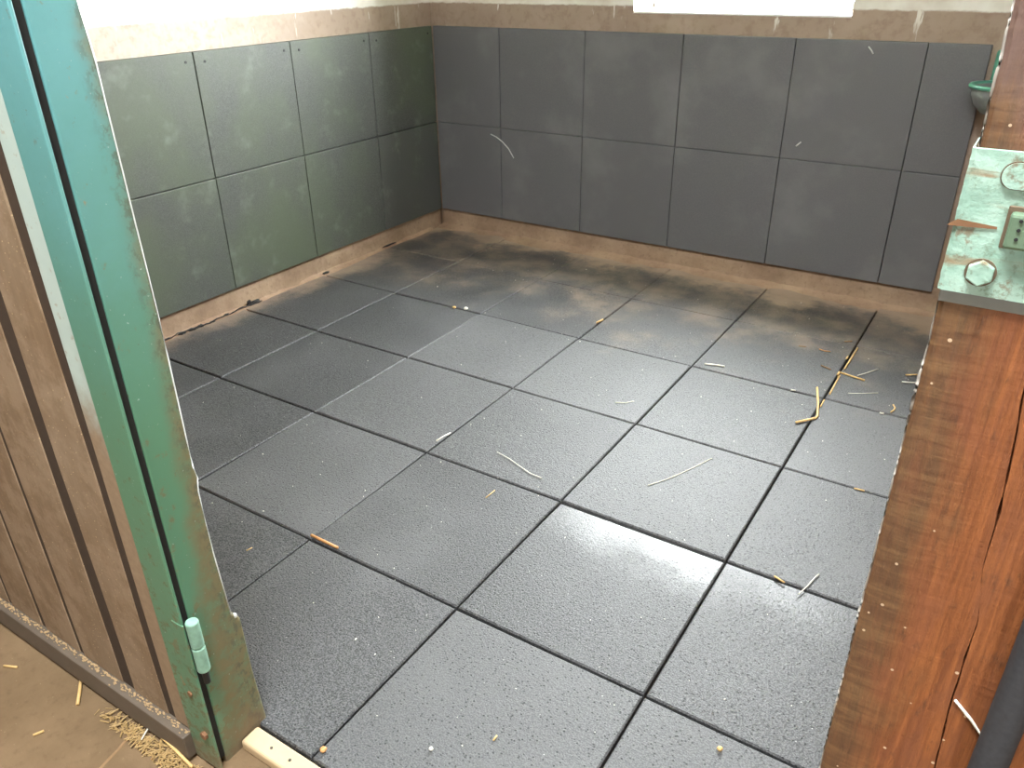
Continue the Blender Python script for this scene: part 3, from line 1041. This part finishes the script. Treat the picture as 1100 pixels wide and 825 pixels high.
G1 = 'straw lying on the mats near the post'
G2 = 'straw bits scattered on the mats'
ST = [
 ([(877.7, 417.3), (878.6, 433), (878, 447.5), (876, 450), (854.7, 454.7)], 2.6, 'straw_gold', 'golden straw bent into an L across the mat joint', G1),
 ([(903, 401), (928.7, 409.2)], 2.0, 'straw_gold', 'straight golden straw sticking out sideways from straw-filled joint', G1),
 ([(899.5, 403.8), (901.5, 400.5)], 2.6, 'straw_gold', 'stubby golden straw end at the straw-filled joint', G1),
 ([(921, 374.5), (914, 386), (907, 397)], 1.9, 'straw_gold', 'upper golden straw wedged along the joint toward back wall', G1),
 ([(902, 404), (897, 413), (891, 424)], 1.7, 'straw_gold', 'lower golden straw wedged along the joint above bent straw', G1),
 ([(885.3, 430), (881.3, 437.3)], 1.6, 'straw_gold', 'short straw in the joint beside the bent L-shaped straw', G1),
 ([(909.3, 386.3), (910.7, 384)], 2.4, 'straw_gold', 'tiny straw knot beside the straw-filled joint', G1),
 ([(921, 403.6), (932, 400.5), (943.3, 396.7)], .9, 'straw_pale', 'thin pale straw slanting beside the straight golden straw', G1),
 ([(911, 422.7), (925, 422.9), (943.3, 422.4)], .8, 'straw_pale', 'thin pale straw lying level below the golden straws', G1),
 ([(972.7, 403.3), (986, 403)], 1.6, 'straw_gold', 'golden straw end showing beside the post edge', G1),
 ([(968.7, 410.7), (983, 411.8)], 1.5, 'straw_pale', 'pale straw end showing beside the post edge', G1),
 ([(956.7, 443.3), (960, 441), (961.3, 438.5), (959.3, 435.3)], 1.7, 'straw_gold', 'curled hook of straw on the joint near post', G1),
 ([(944.7, 444), (949.3, 445)], 1.7, 'straw_pale', 'small pale straw chip in the joint near hooked straw', G1),
 ([(880, 375.3), (886, 377.5), (892, 378)], 1.2, 'straw_rust', 'thin reddish straw on the mat beside straw-filled joint', G1),
 ([(882, 393), (892.5, 397.5)], 1.5, 'straw_brown', 'brown straw scrap left of the straw-filled joint', G1),
 ([(907, 367.5), (915.3, 367)], 1.5, 'straw_brown', 'brown straw scrap above the straw-filled joint near back kerb', G1),
 ([(849.5, 419.3), (854.5, 420.3)], 1.8, 'straw_pale', 'white straw chip in the joint beside bent straw', G1),
 ([(756.8, 391.5), (767, 392.5), (778.2, 394.3)], 2.0, 'straw_pale', 'pale straw along the cross joint in the middle', G2),
 ([(640.9, 347.3), (647.7, 344)], 2.2, 'straw_gold', 'short golden straw on the faint joint near back kerb', G2),
 ([(695.8, 521.8), (709, 517.5), (723, 512.6), (745, 502.5), (764.8, 492.5)], 1.1, 'straw_pale', 'long thin pale straw lying diagonally on a bright mat', G2),
 ([(534, 486), (547, 493), (559, 501.5), (570, 509), (582, 513.8)], 1.1, 'straw_pale', 'long curved pale straw ending near a joint crossing', G2),
 ([(661, 432.7), (672.7, 433), (681, 431)], 1.0, 'straw_pale', 'thin pale curl of straw on the middle mat', G2),
 ([(469, 474), (476, 469.5), (484, 465.5)], 1.8, 'straw_pale', 'white straw lying along the faint tight joint', G2),
 ([(334.6, 576), (349, 582.8), (363, 589.5)], 3.6, 'straw_rust', 'thick orange straw piece stuck in the wide dark joint', G2),
 ([(522, 535), (531.5, 527)], 1.2, 'straw_gold', 'thin straw sliver on the mat before the joint crossing', G2),
 ([(264.8, 592), (271, 588.7)], 1.5, 'straw_gold', 'straw sliver on the mat beside the green jamb', G2),
 ([(530, 796), (533.6, 791)], 2.4, 'straw_gold', 'straw sliver on the mat behind the pine threshold', G2),
 ([(857.6, 638.8), (868, 629), (875, 621), (879.8, 617.1)], 1.5, 'straw_pale', 'pale straw crossing the wide joint beside the post', G2),
 ([(831.7, 619.5), (842.5, 626.5)], 2.2, 'straw_gold', 'golden straw lying in the wide joint beside pale straw', G2),
 ([(917.4, 525.2), (928.5, 527.8)], 1.8, 'straw_gold', 'golden straw in the joint at the post edge', G2),
 ([(858, 372), (866, 373)], 1.0, 'straw_brown', 'faint brown straw on the dusty mat', G2),
]
for a in ST:
    stalk(*a, z=.0015)
GA = 'straw on the aisle floor by the door'
for pxs, w, mat, lab in [
    ([(4.5, 716), (19, 717.5)], 2.6, 'straw_gold', 'short straw on the aisle floor below the door boards'),
    ([(87.5, 729.7), (86, 743), (83.7, 757.8)], 3.6, 'straw_gold', 'thick golden straw poking out under the door rail'),
    ([(35.9, 790.7), (47.6, 785.8)], 2.6, 'straw_gold', 'short pale straw lying alone on the aisle floor'),
    ([(158, 777), (182, 800), (207, 825)], 3.4, 'straw_gold', 'long straw on top of the litter along the door'),
    ([(163, 776), (152, 795)], 1.5, 'straw_pale', 'thin straw sticking out of the litter by the door')]:
    stalk(pxs, w, mat, lab, GA, z=-.019 if 'litter' not in lab else -.008)

# chopped straw litter along the foot of the door (uncountable)
bm = bmesh.new()
q = random.Random(21)
for k in range(420):
    u = q.random()**.75
    px = (128 + 88*u + q.gauss(0, 2), 752 + 72*u + q.gauss(0, 3) + abs(q.gauss(0, 9))*u)
    p = at(px, 2, -.018)
    if p.y > -.626: p.y = -.628 - q.random()*.03
    L_ = q.uniform(.006, .024); a = q.uniform(0, math.pi); zz = -.018 + q.random()*.008
    dv = Vector((math.cos(a), math.sin(a), q.uniform(-.12, .12)))*L_/2
    tube(bm, [Vector((p.x, p.y, zz))-dv, Vector((p.x, p.y, zz))+dv], q.uniform(.0006, .0014), 4)
tag(link_mesh('straw_litter', bm, 'straw_litter'), 'golden chopped straw litter heaped along the foot of the door', 'litter', None, 'stuff')
# crumbs lying on the ledge of the bottom rail
bm = bmesh.new()
for k in range(420):
    x = q.uniform(-.62, .286); y = -.6035 - abs(q.gauss(0, .006))
    if y < -.622: continue
    s = q.uniform(.0008, .0026)
    bmesh.ops.create_icosphere(bm, subdivisions=1, radius=s, matrix=Matrix.Translation((x, y, .0525+s*.4)) @ Matrix.Rotation(q.random()*3, 4, 'X') @ Matrix.Diagonal((1.8, 1, .8, 1)))
cr = link_mesh('ledge_crumbs', bm, 'tan_crumbs', door)
cr['kind'] = 'stuff'
# crumbs of straw and shavings on the mats
bm = bmesh.new()
for k in range(260):
    x = q.uniform(-1.4, 1.45); y = q.uniform(-.47, 2.5)
    s = q.uniform(.0006, .0016) if q.random() < .92 else q.uniform(.0018, .0028)
    bmesh.ops.create_icosphere(bm, subdivisions=1, radius=s, matrix=Matrix.Translation((x, y, .0035)) @ Matrix.Rotation(q.random()*3, 4, 'Z') @ Matrix.Diagonal((q.uniform(1, 2.2), 1, .7, 1)))
tag(link_mesh('mat_crumbs', bm, 'straw_pale'), 'pale crumbs of straw and shavings scattered over the mats', 'crumbs', None, 'stuff')


# earthy seam across the aisle floor
bm = bmesh.new()
sp_ = [at(p, 2, -.0215) for p in ((146, 779), (140, 788), (136, 795), (127, 806), (118, 815), (108, 826), (96, 838))]
tube(bm, sp_, [.003, .0042, .0045, .004, .0042, .004, .002], 6)
link_mesh('earthy_seam', bm, 'straw_brown', floor, True)


def crumb(px, wpx, mat, label):
    p = at(px, 2, .002); d = (p-CAM).length; r = wpx*d/FPX/2
    bm = bmesh.new()
    bmesh.ops.create_icosphere(bm, subdivisions=2, radius=r)
    for v in bm.verts:
        v.co *= 1 + .35*mnoise.noise(v.co*180 + Vector((px[0], 0, 0)))
        v.co.z *= .7
        v.co += Vector((p.x, p.y, .0015 + r*.6))
    tag(link_mesh('wood_crumb', bm, mat, None, True), label, 'crumb', 'larger crumbs on the mats')


crumb((347.5, 806.5), 7, 'straw_rust', 'orange-brown crumb on the mat edge behind the pine threshold')
crumb((773, 805), 5.5, 'straw_gold', 'pale yellow crumb on the mat beside the post')
crumb((463, 805), 4.5, 'straw_pale', 'white crumb on the mat behind the pine threshold')
crumb((500.5, 332.5), 4.5, 'straw_pale', 'white crumb on the dusty mats near the back corner')
crumb((488, 331), 4, 'straw_gold', 'yellowish crumb beside a white crumb near the back corner')
